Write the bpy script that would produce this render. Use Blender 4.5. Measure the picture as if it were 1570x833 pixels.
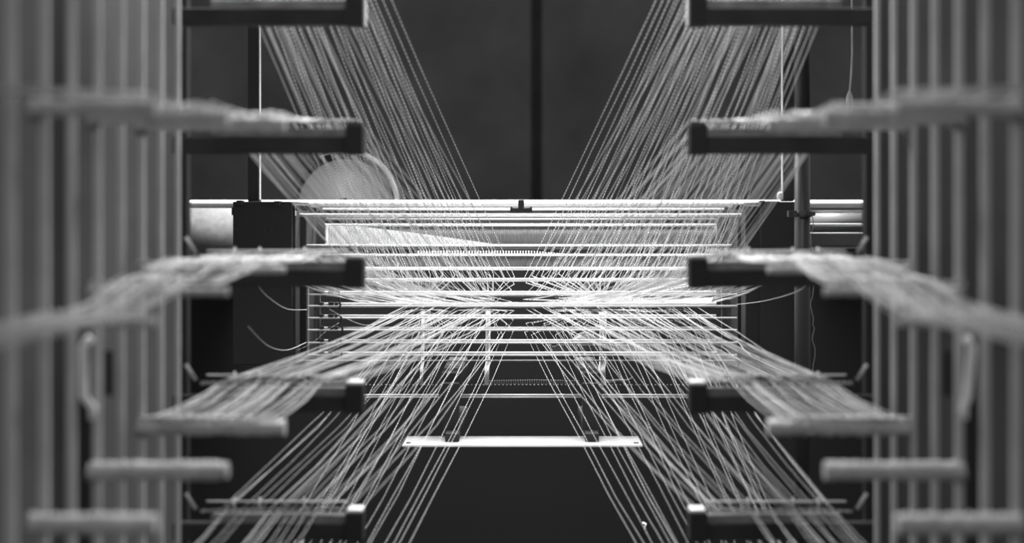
import bpy, bmesh, math, random
from mathutils import Vector, Matrix
random.seed(11)
for o in list(bpy.data.objects): bpy.data.objects.remove(o)
SC = bpy.context.scene
COL = SC.collection

# ------------------------------------------------------------------ camera, world, lights, exposure
F = 2400.0                    # focal length in pixels of the 1570 px frame
VX, VY = 807.0, 330.0         # where the aisle's vanishing point lies in the frame
ZC = 1.55                     # eye height
cam_d = bpy.data.cameras.new('camera'); cam = bpy.data.objects.new('camera', cam_d); COL.objects.link(cam)
cam.location = (0, 0, ZC); cam.rotation_euler = (math.pi/2, 0, 0)
cam_d.sensor_width = 36; cam_d.lens = F*36/1570
cam_d.shift_x = (785-VX)/1570; cam_d.shift_y = -(416.5-VY)/1570
cam_d.clip_start = .05; cam_d.clip_end = 60
cam_d.dof.use_dof = True; cam_d.dof.focus_distance = 6.0; cam_d.dof.aperture_fstop = 1.3
SC.camera = cam
SC.view_settings.view_transform = 'Standard'; SC.view_settings.look = 'None'
SC.view_settings.gamma = 1; SC.view_settings.use_curve_mapping = False
SC.view_settings.exposure = 0.0
w = bpy.data.worlds.new('world'); SC.world = w; w.use_nodes = True
bg = w.node_tree.nodes['Background']; bg.inputs[0].default_value = (1, 1, 1, 1); bg.inputs[1].default_value = 0.34

def area(name, loc, target, sx, sy, power):
    l = bpy.data.lights.new(name, 'AREA'); l.shape = 'RECTANGLE'; l.size = sx; l.size_y = sy; l.energy = power
    o = bpy.data.objects.new(name, l); COL.objects.link(o); o.location = loc
    o.rotation_euler = (Vector(target)-Vector(loc)).to_track_quat('-Z', 'Y').to_euler()
    return o
strip = area('strip_light_over_machine', (0, 6.62, ZC+1.15), (0, 6.25, ZC-.3), 2.8, .5, 150)
strip.data.spread = math.radians(82)
creel_lamp = area('added_light_over_creel', (0, 4.3, ZC+1.9), (0, 4.0, ZC), 2.4, .3, 88)  # lamp added to brighten the yarn and bar tops of the creel
creel_lamp.data.spread = math.radians(100)

def P(px, py, Y):             # a point of the place from where the photograph shows it and how far it is
    return Vector(((px-VX)*Y/F, Y, ZC+(VY-py)*Y/F))
def S(px, Y): return px*Y/F   # a length

# ------------------------------------------------------------------ materials
def mat(name, v, rough=.8, spec=.2, metal=0.0, noise=None, bump=None):
    m = bpy.data.materials.new(name); m.use_nodes = True; nt = m.node_tree
    b = nt.nodes['Principled BSDF']
    b.inputs['Base Color'].default_value = (v, v, v, 1); b.inputs['Roughness'].default_value = rough
    b.inputs['Specular IOR Level'].default_value = spec; b.inputs['Metallic'].default_value = metal
    if noise:
        sc, lo, hi = noise
        tc = nt.nodes.new('ShaderNodeTexCoord'); n = nt.nodes.new('ShaderNodeTexNoise'); n.inputs['Scale'].default_value = sc
        n.inputs['Detail'].default_value = 5
        r = nt.nodes.new('ShaderNodeMapRange'); r.inputs['From Min'].default_value = .3; r.inputs['From Max'].default_value = .7
        r.inputs['To Min'].default_value = lo; r.inputs['To Max'].default_value = hi
        nt.links.new(tc.outputs['Object'], n.inputs['Vector']); nt.links.new(n.outputs['Fac'], r.inputs['Value'])
        nt.links.new(r.outputs['Result'], b.inputs['Base Color'])
    if bump:
        sc, st = bump
        n = nt.nodes.new('ShaderNodeTexNoise'); n.inputs['Scale'].default_value = sc
        tc = nt.nodes.new('ShaderNodeTexCoord'); nt.links.new(tc.outputs['Object'], n.inputs['Vector'])
        bp = nt.nodes.new('ShaderNodeBump'); bp.inputs['Strength'].default_value = st
        nt.links.new(n.outputs['Fac'], bp.inputs['Height']); nt.links.new(bp.outputs['Normal'], b.inputs['Normal'])
    return m
M = {}
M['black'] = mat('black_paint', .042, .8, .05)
M['dark'] = mat('dark_paint', .045, .7, .1, noise=(9, .035, .055))
M['cabinet'] = mat('cabinet_black', .025, .85, .03)
M['darkgrey'] = mat('dark_grey_metal', .05, .5, .3)
M['grey'] = mat('grey_paint', .2, .6, .2)
M['concrete'] = mat('concrete', .1, .95, .05, noise=(1.6, .105, .175), bump=(14, .15))
M['floor'] = mat('floor_dark', .04, .8, .1, noise=(3, .03, .05))
M['post'] = mat('pale_post_paint', .47, .6, .2, noise=(12, .42, .5))
M['panelL'] = mat('grey_board', .4, .8, .1, noise=(2.5, .26, .36))
M['panelD'] = mat('dark_board', .09, .8, .1, noise=(2.5, .08, .11))
M['steel'] = mat('bright_steel', .95, .35, .6)
M['steel2'] = mat('dull_steel', .15, .4, .5)
M['pipe'] = mat('pipe_steel', .035, .4, .25, metal=.0)
M['edge'] = mat('bare_steel_edge', .8, .35, .5)
M['cloth'] = mat('white_cloth', .85, .9, .05, noise=(30, .8, .92))
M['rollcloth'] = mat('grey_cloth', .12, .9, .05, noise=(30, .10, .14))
M['rail'] = mat('pale_rail', .5, .8, .1, noise=(25, .42, .6))
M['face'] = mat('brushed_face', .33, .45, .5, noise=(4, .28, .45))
def yarn_mat(name, lo, hi):
    m = mat(name, .8, .9, .05); nt = m.node_tree; b = nt.nodes['Principled BSDF']
    uv = nt.nodes.new('ShaderNodeUVMap'); wv = nt.nodes.new('ShaderNodeTexWave'); wv.inputs['Scale'].default_value = .32
    wv.inputs['Distortion'].default_value = 1.5
    wv.inputs['Detail Scale'].default_value = .8
    r = nt.nodes.new('ShaderNodeMapRange'); r.inputs['To Min'].default_value = lo; r.inputs['To Max'].default_value = hi
    nt.links.new(uv.outputs['UV'], wv.inputs['Vector']); nt.links.new(wv.outputs['Fac'], r.inputs['Value'])
    nt.links.new(r.outputs['Result'], b.inputs['Base Color'])
    return m
M['yarn'] = yarn_mat('twisted_yarn', .26, .98)

# ------------------------------------------------------------------ mesh helpers
class MB:
    def __init__(s): s.v = []; s.f = []; s.uv = []; s.smooth = []
    def add(s, vs, fs, uvs=None, smooth=False):
        n = len(s.v); s.v += [tuple(p) for p in vs]
        for i, f in enumerate(fs):
            s.f.append([n+k for k in f]); s.uv.append(uvs[i] if uvs else [(0, 0)]*len(f)); s.smooth.append(smooth)
    def box(s, a, b):
        x0, y0, z0 = (min(a[i], b[i]) for i in range(3)); x1, y1, z1 = (max(a[i], b[i]) for i in range(3))
        vs = [(x0,y0,z0),(x1,y0,z0),(x1,y1,z0),(x0,y1,z0),(x0,y0,z1),(x1,y0,z1),(x1,y1,z1),(x0,y1,z1)]
        s.add(vs, [(0,3,2,1),(4,5,6,7),(0,1,5,4),(1,2,6,5),(2,3,7,6),(3,0,4,7)])
    def pbox(s, x0, y0, x1, y1, Y, dep):      # front face at depth Y seen at x0,y0..x1,y1, running back by dep
        a = P(x0, y0, Y); b = P(x1, y1, Y); s.box(a, (b.x, Y+dep, b.z))
    def tube(s, pts, r, n=6, cap=True, rs=None, u0=0):
        pts = [Vector(p) for p in pts]; m = len(pts); vs = []; ring = []
        L = [0]
        for i in range(1, m): L.append(L[-1]+(pts[i]-pts[i-1]).length)
        up = Vector((0, 0, 1))
        for i in range(m):
            d = (pts[min(i+1, m-1)]-pts[max(i-1, 0)]).normalized()
            if abs(d.dot(up)) > .95: up = Vector((0, 1, 0)) if abs(d.y) < .9 else Vector((1, 0, 0))
            a = d.cross(up).normalized(); b2 = d.cross(a).normalized(); up = -b2
            rr = rs[i] if rs else r
            for k in range(n):
                t = 2*math.pi*k/n; vs.append(pts[i]+a*math.cos(t)*rr+b2*math.sin(t)*rr)
        fs = []; uvs = []
        for i in range(m-1):
            for k in range(n):
                k2 = (k+1) % n
                fs.append((i*n+k, i*n+k2, (i+1)*n+k2, (i+1)*n+k))
                ua, ub = u0+L[i]/.02, u0+L[i+1]/.02; va, vb = k/n, (k+1)/n
                uvs.append([(ua, va), (ua, vb), (ub, vb), (ub, va)])
        s.add(vs, fs, uvs, True)
        if cap:
            c = len(s.v)-len(vs)
            s.f.append([c+k for k in range(n)][::-1]); s.uv.append([(0, 0)]*n); s.smooth.append(False)
            e = c+(m-1)*n
            s.f.append([e+k for k in range(n)]); s.uv.append([(0, 0)]*n); s.smooth.append(False)
    def lathe(s, prof, c, axis='x', n=48):    # profile of (along, radius) about an axis through c
        vs = []; m = len(prof)
        for (t, r) in prof:
            for k in range(n):
                a = 2*math.pi*k/n; u, v = r*math.cos(a), r*math.sin(a)
                vs.append(Vector(c)+(Vector((t, u, v)) if axis == 'x' else Vector((u, v, t)) if axis == 'z' else Vector((u, t, v))))
        fs = []
        for i in range(m-1):
            for k in range(n):
                k2 = (k+1) % n; fs.append((i*n+k, i*n+k2, (i+1)*n+k2, (i+1)*n+k))
        s.add(vs, fs, None, True)
    def build(s, name, m, parent=None, bevel=0, origin=None):
        me = bpy.data.meshes.new(name)
        if origin is None:
            if s.v and parent is None:
                xs = [p[0] for p in s.v]; ys = [p[1] for p in s.v]; zs = [p[2] for p in s.v]
                origin = Vector(((min(xs)+max(xs))/2, (min(ys)+max(ys))/2, min(zs)))
            else: origin = Vector((0, 0, 0))
        me.from_pydata([tuple(Vector(p)-origin) for p in s.v], [], s.f)
        uvl = me.uv_layers.new(name='UVMap'); i = 0
        for f, uvs in zip(me.polygons, s.uv):
            for k, li in enumerate(f.loop_indices): uvl.data[li].uv = uvs[k]
        for f, sm in zip(me.polygons, s.smooth): f.use_smooth = sm
        if s.smooth and not any(len(u) and any(x != (0, 0) for x in u) for u in s.uv):
            b = bmesh.new(); b.from_mesh(me); bmesh.ops.recalc_face_normals(b, faces=b.faces); b.to_mesh(me); b.free()
        me.materials.append(m)
        o = bpy.data.objects.new(name, me); COL.objects.link(o); o.location = origin
        if parent is not None:
            o.parent = parent; o.matrix_parent_inverse = Matrix.Translation(-WL(parent))
        if bevel:
            bv = o.modifiers.new('bevel', 'BEVEL'); bv.width = bevel; bv.segments = 2; bv.limit_method = 'ANGLE'
        return o
def WL(o):   # parts carry world coordinates in their meshes, so only a top-level parent has an offset
    return o.location.copy() if o.parent is None else Vector((0, 0, 0))
def tag(o, label, cat, group=None):
    o['label'] = label; o['category'] = cat
    if group: o['group'] = group
    return o
def thing(name, loc, label, cat, group=None):
    o = bpy.data.objects.new(name, None); COL.objects.link(o); o.location = loc; o.empty_display_size = .05
    return tag(o, label, cat, group)
def struct(o): o['kind'] = 'structure'; return o
def part(name, m, parent, fn, bevel=0, label=None):
    b = MB(); fn(b); o = b.build(name, m, parent, bevel)
    if label: o['label'] = label
    return o

# ------------------------------------------------------------------ the setting
def setting():
    b = MB(); YW = 13.0; s0, s1 = P(814, 0, YW).x, P(831, 0, YW).x
    b.box((-6, YW, 0), (s0, YW+.3, 5)); b.box((s1, YW, 0), (6, YW+.3, 5)); b.box((s0-.01, YW+.14, 0), (s1+.01, YW+.3, 5))
    struct(b.build('wall_back', M['concrete']))
    b = MB(); b.box((-6, -1, -.1), (6, 13.3, 0)); struct(b.build('floor', M['floor']))
setting()

# ------------------------------------------------------------------ machine
YM = 6.0
def housing():
    t = thing('warping_machine', (0, 6.6, 0), 'dark warping machine with black side housings, rollers and a stack of bright guide rods', 'machine')
    # cabinet behind the rods, down to the floor
    part('cabinet', M['cabinet'], t, lambda b: b.box((P(283, 0, 6.85).x-.05, 6.85, 0), (P(1332, 0, 6.85).x+.05, 7.5, P(0, 381, 6.85).z)), .005)
    # left housing
    def lh(b):
        b.pbox(357, 309, 448, 560, 5.97, .5)
        b.pbox(430, 313, 453, 560, 5.99, .4)
        b.pbox(453, 322, 470, 560, 6.12, .3)
    hl = part('side_housing', M['black'], t, lh, .004, 'left black housing')
    for x0, x1, y0 in ((362, 371, 307), (420, 429, 308), (453, 474, 315), (474, 485, 318)):
        part('bolt_block', M['black'], hl, lambda b: b.pbox(x0, y0, x1, y0+8, 5.96, .05), .002)
    part('lug', M['black'], hl, lambda b: b.pbox(355, 318, 360, 330, 5.98, .06), .002)
    for x in (404, 415): part('screw', M['darkgrey'], hl, lambda b: b.pbox(x, 352, x+2.5, 354.5, 5.965, .01))
    part('edge_strip', M['edge'], hl, lambda b: (b.pbox(431, 313.2, 452, 314.6, 5.985, .02), b.pbox(430, 309, 431, 314, 5.985, .02), b.pbox(452, 314, 453, 331, 5.985, .02)))
    # right housing
    def rh(b):
        b.pbox(1166, 309.5, 1240, 600, 5.97, .5)
        b.pbox(1143, 317, 1170, 600, 5.99, .4)
        b.pbox(1131, 330, 1150, 600, 6.12, .3)
    hr = part('side_housing', M['black'], t, rh, .004, 'right black housing')
    for x0, y0, x1, y1 in ((1166, 307.5, 1173, 315), (1125, 314, 1143, 321), (1112, 317.5, 1125, 322)):
        part('bolt_block', M['black'], hr, lambda b: b.pbox(x0, y0, x1, y1, 5.96, .05), .002)
    part('edge_strip', M['edge'], hr, lambda b: (b.pbox(1143, 315, 1166, 316, 5.985, .02), b.pbox(1174, 308, 1196, 309.6, 5.965, .03), b.pbox(1166, 307, 1173, 308, 5.955, .03)))
    def knob(b):
        c = P(1196, 302, 5.96); b.lathe([(-.012, .001), (-.012, .010), (0, .013), (.010, .012), (.018, .007), (.02, .001)], c, 'z', 20)
    part('knob', M['steel'], hr, knob)
    # cross beam, tapering to blunt points at its ends
    def beam(b):
        r = S(6.2, 6.45); a = P(283, 313, 6.45); e = P(1332, 313, 6.45)
        b.tube([a, a+Vector((.012, 0, 0)), a+Vector((.03, 0, 0)), e-Vector((.03, 0, 0)), e-Vector((.012, 0, 0)), e], r, 20, rs=[r*.35, r*.8, r, r, r*.8, r*.35])
    part('cross_beam', M['steel'], t, beam)
    part('flat_bar', M['grey'], t, lambda b: b.pbox(488, 316.5, 1115, 320, 6.3, .03))
    part('guide_rod', M['steel'], t, lambda b: b.tube([P(495, 321, 6.26), P(1110, 321, 6.26)], S(1.7, 6.26), 12))
    part('dark_bar', M['black'], t, lambda b: b.pbox(488, 323, 1115, 329, 6.3, .03))
    part('guide_rod', M['steel'], t, lambda b: b.tube([P(457, 330, 6.1), P(1142, 330, 6.1)], S(2.6, 6.1), 14))
    def bracket(b):
        b.pbox(794.5, 307, 803.5, 323, 5.95, .08); b.pbox(782, 319, 816, 326, 5.96, .1); b.pbox(782, 317.5, 786, 320, 5.96, .03); b.pbox(812, 317.5, 816, 320, 5.96, .03)
    part('centre_bracket', M['black'], t, bracket, .002)
    part('bracket_top', M['edge'], t, lambda b: b.pbox(794, 305.8, 804, 307.2, 5.945, .09))
    # a roller just under it (plain) then the ribbed roller
    part('plain_roller', M['darkgrey'], t, lambda b: b.tube([P(500, 339, 6.4), P(1098, 339, 6.4)], S(4.6, 6.4), 20))
    part('guide_rod', M['steel'], t, lambda b: b.tube([P(498, 345, 6.12), P(1098, 345, 6.12)], S(1.9, 6.12), 14))
    def ribbed(px0, px1, py, rpx, Y, step=3.1):
        def f(b):
            a = P(px0, py, Y).x; e = P(px1, py, Y).x; z = P(0, py, Y).z; r = S(rpx, Y); st = S(step, Y); pr = []; x = a
            pr.append((0, .001))
            while x < e:
                pr += [(x-a, r), (x-a+st*.55, r), (x-a+st*.6, r*.955), (x-a+st*.95, r*.955)]; x += st
            pr.append((e-a, .001))
            b.lathe(pr, (a, Y, z), 'x', 28)
        return f
    part('ribbed_roller', M['steel2'], t, ribbed(500, 1098, 362, 16, 6.42))
    part('ribbed_roller', M['steel2'], t, ribbed(500, 1098, 403, 9.5, 6.42))
    part('roller_end_plate', M['edge'], t, lambda b: b.pbox(498.6, 346, 500.4, 377, 6.1, .05))
    def comb(b):
        x = 640
        while x < 862:
            b.pbox(x, 385+max(0, (x-815)*.09), x+2.1, 390, 6.2, .02); x += 4.35
    part('comb', M['cloth'], t, comb)
    # uprights
    def up(px0, px1, Y, y1=309, dp=.07):
        return lambda b: b.box((P(px0, 0, Y).x, Y, P(0, y1, Y).z), (P(px1, 0, Y).x, Y+dp, P(0, -260, Y).z))
    part('upright', M['black'], t, up(380, 396.5, 6.02), .002)
    part('upright_edge', M['edge'], t, up(397, 398.4, 6.02, 306, .02))
    part('upright', M['black'], t, up(1201, 1217, 6.02), .002)
    part('upright_edge', M['edge'], t, up(1199.2, 1200.6, 6.02, 306, .02))
    # guide rod stack
    rods = [(376.5, 470, 1122, 1.6, 6.05), (391, 478, 1124, 1.8, 6.03), (412, 478, 1118, 2.5, 6.0), (429.3, 472, 1112, 2.6, 6.0)]
    for (y, x0, x1, r, Y) in rods:
        part('guide_rod', M['steel'], t, lambda b: b.tube([P(x0, y, Y), P(x1, y, Y)], S(r, Y), 14))
    for y in (450, 467.6, 486, 504.5, 524, 543):
        part('guide_rod', M['steel'], t, lambda b: b.tube([P(472, y+1.8, 5.98), P(1130, y+1.8, 5.98)], S(1.4, 5.98), 10))
        part('guide_rod', M['steel'], t, lambda b: b.tube([P(497, y-1.3, 6.04), P(1098, y-1.6, 6.04)], S(2.1, 6.04), 12))
        def cl(b):
            for x in (490, 503, 513):
                b.pbox(x, y-3.2, x+4.5+(x == 503)*3, y+.6, 5.975, .05)
        part('rod_clamp', M['black'], t, cl, .001)
        if y < 468: part('shadow_bar', M['black'], t, lambda b: b.pbox(500, y+4, 1120, y+6.5, 6.06, .02), label='dark strip for the shade under a guide rod')  # black strip stands in for the shade below the rod
    part('lower_rail', M['grey'], t, lambda b: b.pbox(450, 552.8, 1128, 554.4, 6.1, .02))
    def uprs(b):
        b.pbox(471, 428, 472.3, 550, 6.0, .03); b.pbox(490, 452, 490.8, 545, 6.0, .02); b.pbox(1106.5, 430, 1107.2, 548, 6.05, .02)
    part('side_edge', M['grey'], t, uprs)
    part('wedge_plate', M['steel'], t, lambda b: b.add([P(1020, 464, 6.08), P(1090, 463, 6.08), P(1093, 456, 6.1), P(1020, 462, 6.1), P(1020, 465, 6.16), P(1090, 464, 6.16), P(1093, 456, 6.18), P(1020, 462, 6.18)],
         [(0,1,2,3),(7,6,5,4),(0,4,5,1),(1,5,6,2),(2,6,7,3),(3,7,4,0)]))
    # low rail in three lengths
    for (a, e) in ((540, 673), (706, 891), (923, 1056)):
        part('low_rail', M['steel'], t, lambda b: (b.tube([P(a, 606, 6.0), P(e, 606, 6.0)], S(1.5, 6), 10), b.tube([P(a, 609.3, 5.98), P(e, 609.3, 5.98)], S(.9, 6), 10)))
    def seam(b):
        x = 560
        while x < 1056: b.pbox(x, 590, x+2.4, 591.2, 6.2, .01); x += 6
    part('perforated_edge', M['grey'], t, seam)
    part('toothed_belt', M['steel2'], t, lambda b: [b.pbox(750+i*3.6, 583-abs(i-19)*-.06, 752.2+i*3.6, 589.5, 6.25, .02) for i in range(39)])
    return t
mach = housing()

def chain():
    b = MB(); pts = []
    for i in range(26):
        y = 424+i*4.9; pts.append(P(516+9*(i/25)**.6+random.uniform(-2, 2), y, 5.95))
    b.tube(pts, S(1.6, 6), 6)
    tag(b.build('cord', M['black']), 'black knotted cord hanging down across the left ends of the guide rods', 'cord')
chain()

def roll(px0, px1, py, rpx, Y, m, name, label, cat):
    b = MB(); a = P(px0, py, Y); e = P(px1, py, Y); r = S(rpx, Y); L = e.x-a.x
    b.lathe([(0, .002), (0, r*.97), (.004, r), (L-.004, r), (L, r*.97), (L, .002)], a, 'x', 64)
    return tag(b.build(name, m), label, cat)
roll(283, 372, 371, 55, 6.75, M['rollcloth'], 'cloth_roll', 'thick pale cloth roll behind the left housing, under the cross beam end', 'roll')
def right_rods():
    t = thing('rear_roller', P(1288, 380, 6.75), 'grey roller with bright bars beyond the pipe on the right', 'roller')
    part('roller', M['steel2'], t, lambda b: b.tube([P(1236, 340, 6.8), P(1329, 340, 6.8)], S(17, 6.8), 32))
    for y, r in ((324.5, 2.6), (345, 2.3), (358, 1.2)):
        part('bar', M['steel'], t, lambda b: b.tube([P(1240, y, 6.45), P(1328, y, 6.45), P(1331, y, 6.45)], S(r, 6.45), 12, rs=[S(r, 6.45), S(r, 6.45), S(r*.4, 6.45)]))
right_rods()

def flange():
    Y = 7.2; c = P(531, 314, Y)
    t = thing('beam_flange', c, 'large round steel beam flange standing behind the yarns, above the cross beam', 'flange')
    R = S(79, Y)
    def disc(b):   # shallow cone face
        b.lathe([(-.06, .002), (-.06, R*.2), (.03, R*.91), (.045, R*.93), (.06, R*.93), (.06, .002)], c+Vector((-S(2, Y), 0, -S(3, Y))), 'y', 72)
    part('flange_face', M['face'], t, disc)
    def rim(b):  # tapering partial arc: the rim's highlight is put into its shape
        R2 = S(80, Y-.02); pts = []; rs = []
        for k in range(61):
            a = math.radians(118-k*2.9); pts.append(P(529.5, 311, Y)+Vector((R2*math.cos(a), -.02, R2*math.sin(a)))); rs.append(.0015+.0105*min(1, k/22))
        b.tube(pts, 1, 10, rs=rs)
    part('rim', M['steel'], t, rim, 0, 'bright arc shaped as the highlight on the rim')
    part('back_flange', M['dark'], t, lambda b: b.lathe([(.0, .002), (.0, S(79, Y)), (.03, S(79, Y)), (.03, .002)], P(529.5, 311, Y)+Vector((0, .06, 0)), 'y', 72))
    part('axle', M['darkgrey'], t, lambda b: b.tube([c+Vector((0, -.08, 0)), c+Vector((0, .3, 0))], .03, 20))
flange()

def white_web():
    b = MB(); n = 180; Y = 6.2; vs = []; fs = []
    for i in range(n+1):
        x = 502+270*i/n; u = i/n
        top = 345.5 if x < 530 else 345.5+31*((x-530)/242)**1.15
        off = -.004 if i % 2 else .0
        vs += [P(x, top, Y+off), P(x, 377.5, Y+off), P(x, top, Y+off+.006), P(x, 377.5, Y+off+.006)]
    for i in range(n):
        a = i*4; c = a+4
        fs += [(a, a+1, c+1, c), (a+2, c+2, c+3, a+3), (a, c, c+2, a+2), (a+1, a+3, c+3, c+1)]
    b.add(vs, fs)
    tag(b.build('warp_sheet', M['cloth']), 'white ribbed sheet of threads tapering to the right in front of the roller', 'textile')
white_web()

def pipe():
    Y = 5.75; t = thing('vertical_pipe', P(1230, 600, Y), 'tall grey steel pipe standing right of the right housing', 'pipe')
    x = 1230
    part('tube', M['pipe'], t, lambda b: b.tube([P(x, 600, Y)+Vector((0, 0, -.75)), P(x, 176, Y)], S(12, Y), 32))
    part('upper_tube', M['pipe'], t, lambda b: b.tube([P(x, 176, Y), P(x, -180, Y)], S(11.5, Y), 32))
    part('collar', M['pipe'], t, lambda b: b.tube([P(x, 186, Y), P(x, 172, Y)], S(14, Y), 32))
    def clamp(b):
        b.pbox(1209, 323, 1222, 333, Y-.05, .03); b.lathe([(-.012, S(14, Y)), (.012, S(14, Y)), (.012, S(12, Y)), (-.012, S(12, Y)), (-.012, S(14, Y))], P(x, 328, Y), 'z', 32); b.tube([P(1247, 328, Y-.07), P(1247, 328, Y)], S(3.5, Y), 12); b.pbox(1238, 325, 1247, 331, Y-.05, .03)
    part('clamp', M['darkgrey'], t, clamp)
    part('hole', M['black'], t, lambda b: b.tube([P(1213, 328, Y-.052), P(1213, 328, Y-.045)], S(2.6, Y), 12))
    b = MB(); pts = []
    for i in range(44): pts.append(P(1245+2.0*math.sin(i*.7)+(3 if i > 30 else 0)+random.uniform(-.6, .6), 330+5.6*i, 5.7))
    b.tube(pts, S(.7, 5.7), 5); tag(b.build('thin_wire', M['grey']), 'thin crinkled wire hanging down beside the tall pipe', 'wire')
pipe()
def cable():
    Y = 5.6; t = thing('pendant_plug', P(1302, 170, Y), 'small plug hanging on a thin cable at upper right', 'plug')
    part('cable', M['rail'], t, lambda b: b.tube([P(1306, -60, Y), P(1306, 30, Y), P(1306.5, 80, Y), P(1305, 115, Y), P(1303, 142, Y)], S(1.6, Y), 8))
    part('plug_body', M['rail'], t, lambda b: b.lathe([(-.065, .001), (-.065, .007), (-.05, .0095), (-.03, .0125), (-.012, .012), (0, .007), (.008, .004), (.01, .001)], P(1302.5, 143, Y), 'z', 20))
    part('sleeve', M['steel'], t, lambda b: b.lathe([(-.066, .0105), (-.052, .013), (-.05, .0135), (-.046, .0125), (-.066, .0105)], P(1302.5, 143, Y), 'z', 20))
cable()

# lower tray on two dark arms
def tray():
    Y = 5.6; t = thing('steel_tray', P(800, 684, Y), 'pale flat steel plate held by two dark arms low in the middle', 'plate')
    zf = P(0, 683, Y).z
    def pl(b):
        x0 = P(617, 0, Y).x; x1 = P(985, 0, Y).x; h = S(3, Y)
        y1 = Y*(683-VY)/(669-VY)
        b.box((x0, Y, zf-h*.3), (x1, y1, zf+h*.0))
    part('plate', M['face2'], t, pl)
    part('front_lip', M['steel'], t, lambda b: b.box((P(617, 0, Y).x, Y-.006, zf-S(2.2, Y)), (P(985, 0, Y).x, Y, zf+.001)))
    for x in (625, 977): part('screw', M['black'], t, lambda b: b.lathe([(0, .001), (0, .009), (.003, .008), (.003, .001)], P(x, 683, Y)+Vector((0, .05, .0)), 'z', 16))
    def arm(x0, x1):
        def f(b):
            b.pbox(x0, 588, x1, 668, 5.78, .03); b.box((P(x0+4, 0, 5.7).x, 5.68, zf), (P(x1, 0, 5.7).x, 6.5, zf+.03)); b.pbox(x0-3, 572, x1+3, 590, 5.85, .65)
        return f
    part('arm', M['black'], t, arm(679, 704), .003); part('arm', M['black'], t, arm(893, 918), .003)
M['face2'] = mat('pale_plate', .35, .5, .3, noise=(8, .3, .4))
tray()

def straps():
    lab = ['leftmost of the three pale vertical yarn straps behind the guide rods', 'middle of the three pale vertical yarn straps behind the guide rods', 'rightmost and widest of the three pale vertical yarn straps behind the guide rods']
    for i, (x, wd) in enumerate(((648, 4), (748, 6), (924, 9))):
        b = MB(); Y = 6.46
        pts = [P(x, 462, Y), P(x+.4, 500, Y), P(x, 556, Y), P(x-1.5, 566, Y-.01), P(x-2 if i < 2 else x, 591, Y-.02)]
        for k in range(4):
            off = (k-1.5)*wd*.26
            b.tube([p+Vector((S(off, Y), .002*(k % 2), 0)) for p in pts], S(wd*.19, Y), 6)
        tag(b.build('yarn_strap', M['cloth']), lab[i], 'strap', 'yarn straps')
    # hump of yarn, ribbed block, curled belt, hanging scrap
    b = MB()
    for k in range(14):
        a = random.uniform(-.3, .3); ww = random.uniform(8, 19); h = random.uniform(9, 18); c0 = 895+random.uniform(-4, 4)
        b.tube([P(c0+ww*math.cos(t), 527-h*math.sin(t)+a*5*math.cos(t), 6.3+.01*k*a) for t in [math.pi*j/10 for j in range(11)]], S(.9, 6.3), 5)
    tag(b.build('yarn_tuft', M['cloth']), 'looped tuft of white yarn lying right of the middle between the guide rods', 'yarn')
    b = MB(); x = 836
    while x < 1012: b.pbox(x, 529.5+(2 if 845 < x < 850 else 0), x+2.6, 541, 6.35, .03); x += 3.4
    tag(b.build('reed_comb', M['steel2']), 'fine toothed grey reed comb near the bottom guide rods on the right', 'comb')
    b = MB(); pts = [P(926+i*4, 584+1.0*math.sin(i*.8)-max(0, i-6)**2*.25-(0), 6.1) for i in range(12)]
    b.tube(pts, S(2.3, 6.1), 6, rs=[S(2.6-.17*i, 6.1) for i in range(12)])
    tag(b.build('frayed_rope', M['rail']), 'short frayed rope end curling up right of the right arm', 'rope')
    b = MB(); b.tube([P(985, 802, 6.845), P(990, 804, 6.845), P(988, 808, 6.845), P(990, 812, 6.845)], S(1.8, 6.84), 6)
    tag(b.build('lint_scrap', M['cloth']), 'tiny bright scrap of lint near the bottom edge, right of centre', 'lint')
    b = MB(); b.pbox(1249, 660, 1329, 663, 5.3, .02); b.pbox(1240, 660, 1249, 668, 5.3, .03)
    tag(b.build('small_rail', M['steel2']), 'short thin bright rail low on the right, left of the pale posts', 'rail')
straps()

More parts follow.
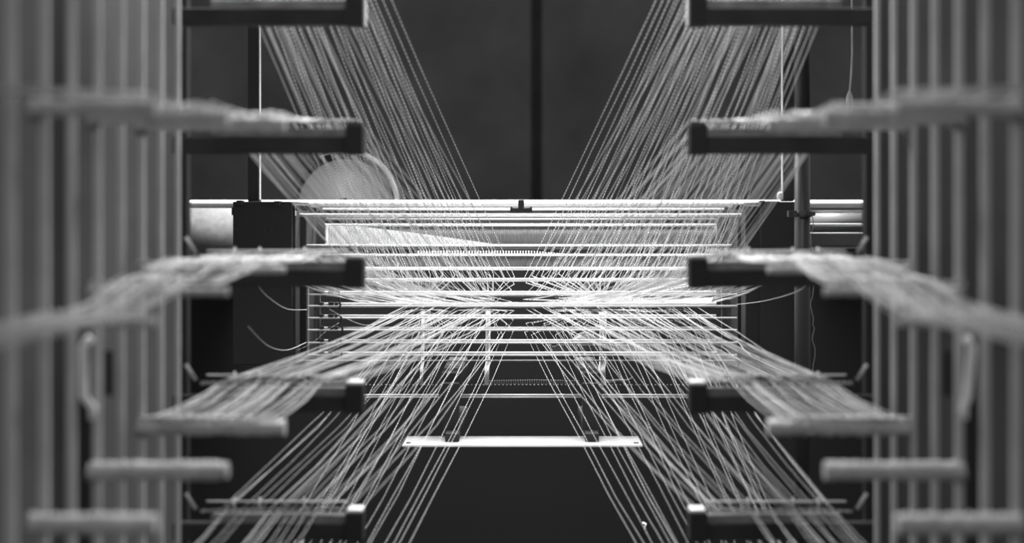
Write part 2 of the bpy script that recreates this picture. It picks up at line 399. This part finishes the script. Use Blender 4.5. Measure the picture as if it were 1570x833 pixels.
# ------------------------------------------------------------------ creel
KY = [4.1, 3.44, 3.05, 2.69]                    # depth of the bar rows, far to near
KIN = [.427, .530, .581, .635]                  # inner ends of the bars
XOUT = .842
LV = {-2: [-202, -293, -365, -450], -1: [-8, -58, -100, -150], 0: [190, 180, 168, 152], 1: [395, 408, 440, 486],
      2: [588, 642, 707, 787], 3: [784, 876, 972, 1087], 4: [980, 1110, 1237, 1387]}
ORD = {-1: 'topmost', 0: 'second', 1: 'third', 2: 'fourth', 3: 'lowest'}
ROW = ['farthest', 'second farthest', 'second nearest', 'nearest']
def barz(L, k): return ZC+(VY-LV[L][k])*KY[k]/F
def creel(side):
    sn = 'left' if side < 0 else 'right'
    t = thing('creel_frame', (side*.9, 3.2, 0), 'tall blurred yarn creel frame of pale vertical posts on the '+sn, 'creel', 'creel frames')
    X = .847
    offs = [535, 561, 590, 622, 658, 698, 740, 791] if side < 0 else [538, 564, 594, 627, 664, 704, 752]
    for i, of in enumerate(offs):
        Y = F*X/of
        b = MB(); wv = .0055+.0004*i; xc = side*X
        b.box((xc-wv, Y-.006, 0), (xc+wv, Y+.012, 3.2))
        pst = b.build('post', M['post'], t, .002)
        if of in (658, 664):
            xs = side*(X-.0+.006)
            b = MB(); q = lambda px, py: Vector((side*(px)*Y/F, Y-.03, ZC+(VY-py)*Y/F))
            o2 = of-8 if side < 0 else of+6
            b.tube([q(of, 640), q(of, 622), q(of+(14 if side < 0 else 6), 606), q(of+(14 if side < 0 else 12), 530), q(of+4, 515)], .009, 10)
            b.build('latch', M['cloth'], pst)
            bx = lambda o1, o2_, y1, y2: (b.box((side*(of+o1)*Y/F, Y+.03, q(0, y2).z), (side*(of+o2_)*Y/F, Y+.04, q(0, y1).z)))
            b = MB(); bx(17, 36, 505, 900); b.build('latch_plate', M['black'], pst)
            b = MB(); bx(-17, -5, 540, 610); b.build('latch_plate', M['black'], pst)
    # boards behind the posts
    Yb = 4.3
    segs = ([(531, 655, 'panelL'), (655, 690, 'panelM'), (690, 705, 'panelL2'), (705, 725, 'panelD'), (725, 900, 'panelM')] if side < 0 else
            [(536, 575, 'panelD'), (575, 660, 'panelM2'), (660, 715, 'panelD'), (715, 900, 'panelM2')])
    for a, e, mm in segs:
        b = MB(); b.box((side*a*Yb/F, Yb, 0), (side*e*Yb/F, Yb+.02, 3.2)); b.build('back_board', M[mm], t)
    b = MB(); b.box((side*518*Yb/F, Yb-.02, 0), (side*534*Yb/F, Yb+.03, 3.2)); b.build('inner_stile', M['black'], t, .002)
    b = MB(); b.box((side*.83, 2.3, 0), (side*.9, 4.32, .04)); b.build('base_rail', M['darkgrey'], t, .003)
    # bars
    for L in (-1, 0, 1, 2, 3):
        for k in range(4):
            if L in (-1,) and k > 0: continue
            if L == 3 and k > 0: continue
            Y = KY[k]; z = barz(L, k); xi = KIN[k]
            t2 = thing('yarn_bar', (side*XOUT, Y, z-.04),
                       f"{sn} creel {'dark capped' if k == 0 else 'pale blurred'} yarn bar, {ORD[L]} level, {ROW[k]} row from camera", 'bar', 'yarn bars of the creel')
            if k == 0:
                xo = 518*Yb/F
                b = MB(); b.box((side*(xi+.04), Y+.0, z-.078), (side*xo, Y+.05, z-.034)); b.build('rail', M['dark'], t2, .003)
                b = MB(); b.box((side*(xi+.044), Y+.005, z-.034), (side*(xo-.1), Y+.045, z-.012)); b.build('top_strip', M['strip'], t2, .002)
                b = MB(); b.box((side*xi, Y-.012, z-.08), (side*(xi+.046), Y+.06, z-.002)); cp = b.build('end_cap', M['black'], t2, .004)
                b = MB(); b.box((side*(xi+.002), Y-.010, z-.0025), (side*(xi+.042), Y+.055, z+.0055)); b.build('cap_top', M['steel' if L >= 2 else 'post' if L == 1 else 'darkgrey'], cp, .002)  # light from above put into the cap top's colour, by level
                if L == -1: b = MB(); b.box((side*(xi-.004), Y+.0, z-.078), (side*xi, Y+.05, z-.006)); b.build('cap_edge', M['rail'], cp)
                # pins along the top and the slanting bracket at the frame
                if L >= 1:
                    b = MB(); c = Vector((side*522*4.06/F, Y-.04, z+.054))
                    b.tube([c, c-Vector((side*.026, 0, .042))], .0052, 8); b.build('bracket', M['rail'], t2)
                    b = MB(); b.tube([(side*(xi+.05), Y+.05, z+.016), (side*496*Y/F, Y+.05, z+.016)], .0028, 8); b.build('guide_wire', M['rail'], t2)
                    for q_ in (.3, .62, .8):
                        b = MB(); px_ = side*(xi+.05+q_*(496*Y/F-xi-.05)); b.tube([(px_, Y+.05, z-.03), (px_, Y+.05, z+.026)], .0032, 8); b.build('pin', M['rail'], t2)
            else:
                b = MB(); rr = .019 if L >= 2 else .015 if L == 0 else .009; nn = 60; b.tube([(side*(xi+(XOUT+.01-xi)*q_/nn), Y, z-rr) for q_ in range(nn+1)], rr, 16, rs=[rr*(random.uniform(.82, 1.1)) for q_ in range(nn+1)]); b.build('rail', M['rail'], t2)
                b = MB(); b.tube([(side*(XOUT-.01), Y, z-.03), (side*(XOUT+.015), Y, z-.03)], .011, 12); b.build('socket', M['grey'], t2)
M['panelM'] = mat('mid_board', .26, .8, .1, noise=(2.5, .17, .24))
M['panelM2'] = mat('mid_dark_board', .17, .8, .1, noise=(2.5, .09, .13))
M['panelL2'] = mat('grey_board_narrow', .26, .8, .1)
M['strip'] = mat('pale_bar_top', .25, .7, .2, noise=(20, .15, .3))  # paler mottled tone of the strip on top of the far bars
for s_ in (-1, 1): creel(s_)

# ------------------------------------------------------------------ yarns
GY = {-2: 425, -1: 431, 0: 447, 1: 463, 2: 474, 3: 493, 4: 511}       # rod over which each level's yarns turn
where = {-2: 'from above the picture', -1: 'from the topmost bar', 0: 'from the second bar', 1: 'from the third bar', 2: 'from the fourth bar', 3: 'from the lowest bar', 4: 'from below the picture'}
sl = {-2: 'slanting steeply down', -1: 'slanting down', 0: 'slanting down', 1: 'running almost level', 2: 'rising gently', 3: 'rising steeply', 4: 'rising steeply'}
def yarn_path(side, L, t, rnd):
    """t 0 at the aisle, 1 at the posts"""
    x0 = .435+t*((.74 if side < 0 and L < 0 else .80)-.435)
    if L == -2: x0 += .07
    ks = max([k for k in range(4) if KIN[k] <= x0+.004], default=0)
    if L >= 2: ks = min(ks, rnd.choice([0, 1, 1, 1, 1]))
    elif ks and rnd.random() < .3: ks = rnd.randint(0, ks)
    pts = []
    jz = lambda: rnd.uniform(0, {0: .012, 1: .014}.get(L, .008))
    if ks == 3:
        pts += [Vector((side*(x0+.12), 2.2, barz(L, 3)-.02))]
        pts += [Vector((side*(x0+.01), 2.62, barz(L, 3)+jz()))]
    else:
        pts += [Vector((side*(XOUT+.01), KY[ks]-.01, barz(L, ks)-.002+jz()))]
        if x0 < .76: pts += [Vector((side*(x0*.4+XOUT*.6), KY[ks]-.008+rnd.uniform(-.01, .01), barz(L, ks)+jz()))]
        pts += [Vector((side*(x0+.015), KY[ks]-.006, barz(L, ks)+jz()))]
    for k in range(ks, -1, -1):
        pts.append(Vector((side*x0, KY[k]+.01, barz(L, k)+.004+jz())))
        if k: 
            a = pts[-1]; c = Vector((side*x0, KY[k-1]-.01, barz(L, k-1)+.004)); m = (a+c)/2; m.z -= rnd.uniform(.0, .01); pts.append(m)
    # machine end
    if side < 0: gx = 790-t*(222 if L < 2 else 170)-rnd.uniform(0, 6)
    else: gx = 801+t*(290 if L < 2 else 265)+rnd.uniform(0, 6)
    g = P(gx, GY[L]+rnd.uniform(-5, 5), 6.07)
    a = pts[-1]
    sag = .012 if L <= 0 else .02 if L < 3 else .035
    for u in (.2, .4, .6, .8):
        q = a.lerp(g, u); q.z -= sag*4*u*(1-u)*rnd.uniform(.5, 1.2); q.x += rnd.uniform(-.0015, .0015); pts.append(q)
    pts.append(g)
    if side < 0: nx = 650 if gx < 700 else 750
    else: nx = 922
    ny = 466 if L <= 1 else 474
    n = P(nx+rnd.uniform(-7, 7), ny+rnd.uniform(-3, 3), 6.42)
    pts.append(g.lerp(n, .5)+Vector((0, 0, rnd.uniform(-.004, .004))))
    pts.append(n)
    return pts
rest = MB(); rnd = random.Random(5)
for side, n_ind, n_rest in ((-1, 18, 16), (1, 23, 20)):
    sn = 'left' if side < 0 else 'right'
    for L in (-2, -1, 0, 1, 2, 3, 4):
        n = n_ind if L < 3 else int(n_ind*.85)
        for i in range(n):
            t = (i+rnd.uniform(-.3, .3))/(n-1); t = min(1, max(0, t))
            b = MB(); b.tube(yarn_path(side, L, t, rnd), {-2: .0013, -1: .0013, 0: .0013, 3: .0006, 4: .0006}.get(L, .001), 5, u0=rnd.uniform(0, 9))
            tag(b.build('yarn', M['yarn']), f"{['innermost pale', 'second innermost pale', 'pale'][min(i, 2)]} yarn {sl[L]} {where[L]}, {sn} side", 'yarn', f'{sn} creel yarns {where[L]}')
        nr = int(n_rest*{0: 2.2, 1: 2.6, 2: 1.4, 3: .4, 4: .2}.get(L, .6))
        for i in range(nr):
            pts = yarn_path(side, L, rnd.uniform(.12, 1), rnd)
            rest.tube(pts, 1, 4, rs=[.0011 if p.y < 4.3 else .0011-.0005*min(1, (p.y-4.3)/1.5) for p in pts], u0=rnd.uniform(0, 9))
o = rest.build('yarn_sheet', M['yarn']); o['kind'] = 'stuff'; tag(o, 'the many finer yarns running among the others from both creels to the machine', 'yarn')

# loose sagging yarns at both sides of the rods
loose = [([(1130, 467), (1170, 462), (1215, 450), (1250, 430)], 6.0, 4.6, 'slack yarn sagging from the right end of the guide rods, lower of the two'),
         ([(1092, 459), (1140, 447), (1180, 434), (1200, 425)], 6.0, 4.6, 'slack yarn sagging from the right guide rod ends, upper of the two'),
         ([(1130, 522), (1150, 545), (1190, 565), (1245, 588)], 6.0, 4.4, 'slack yarn curving down right from the guide rod ends, upper of two'),
         ([(1105, 530), (1135, 553), (1180, 575), (1210, 590)], 6.0, 4.4, 'slack yarn curving down right from the guide rod ends, lower of two'),
         ([(640, 462), (600, 480), (565, 500), (500, 532), (440, 565)], 6.0, 4.4, 'loose yarn rising from the left fourth bar to the left strap'),
         ([(600, 487), (564, 499), (530, 488), (505, 474)], 6.0, 5.2, 'slack yarn dipping in a shallow V between left guide rods'),
         ([(455, 538), (480, 525), (500, 508), (520, 495)], 5.9, 5.9, 'loose short yarn slanting up at the left rod clamps'),
         ([(395, 437), (410, 455), (440, 474), (470, 475)], 4.6, 5.8, 'slack yarn drooping left of the rod ends, upper'),
         ([(380, 500), (410, 530), (440, 537), (470, 525)], 4.6, 5.9, 'slack yarn drooping left of the rod ends, lower')]
for pts, Ya, Yb_, lab in loose:
    b = MB(); n = len(pts); ps = [P(x, y, Ya+(Yb_-Ya)*i/(n-1)) for i, (x, y) in enumerate(pts)]
    out = []
    for i in range(n-1):       # smooth through the points
        p0, p1, p2, p3 = ps[max(i-1, 0)], ps[i], ps[i+1], ps[min(i+2, n-1)]
        for j in range(4):
            u = j/4; out.append(.5*((2*p1)+(p2-p0)*u+(2*p0-5*p1+4*p2-p3)*u*u+(3*p1-p0-3*p2+p3)*u**3))
    out.append(ps[-1])
    b.tube(out, .0009, 6); tag(b.build('loose_yarn', M['yarn']), lab, 'yarn')
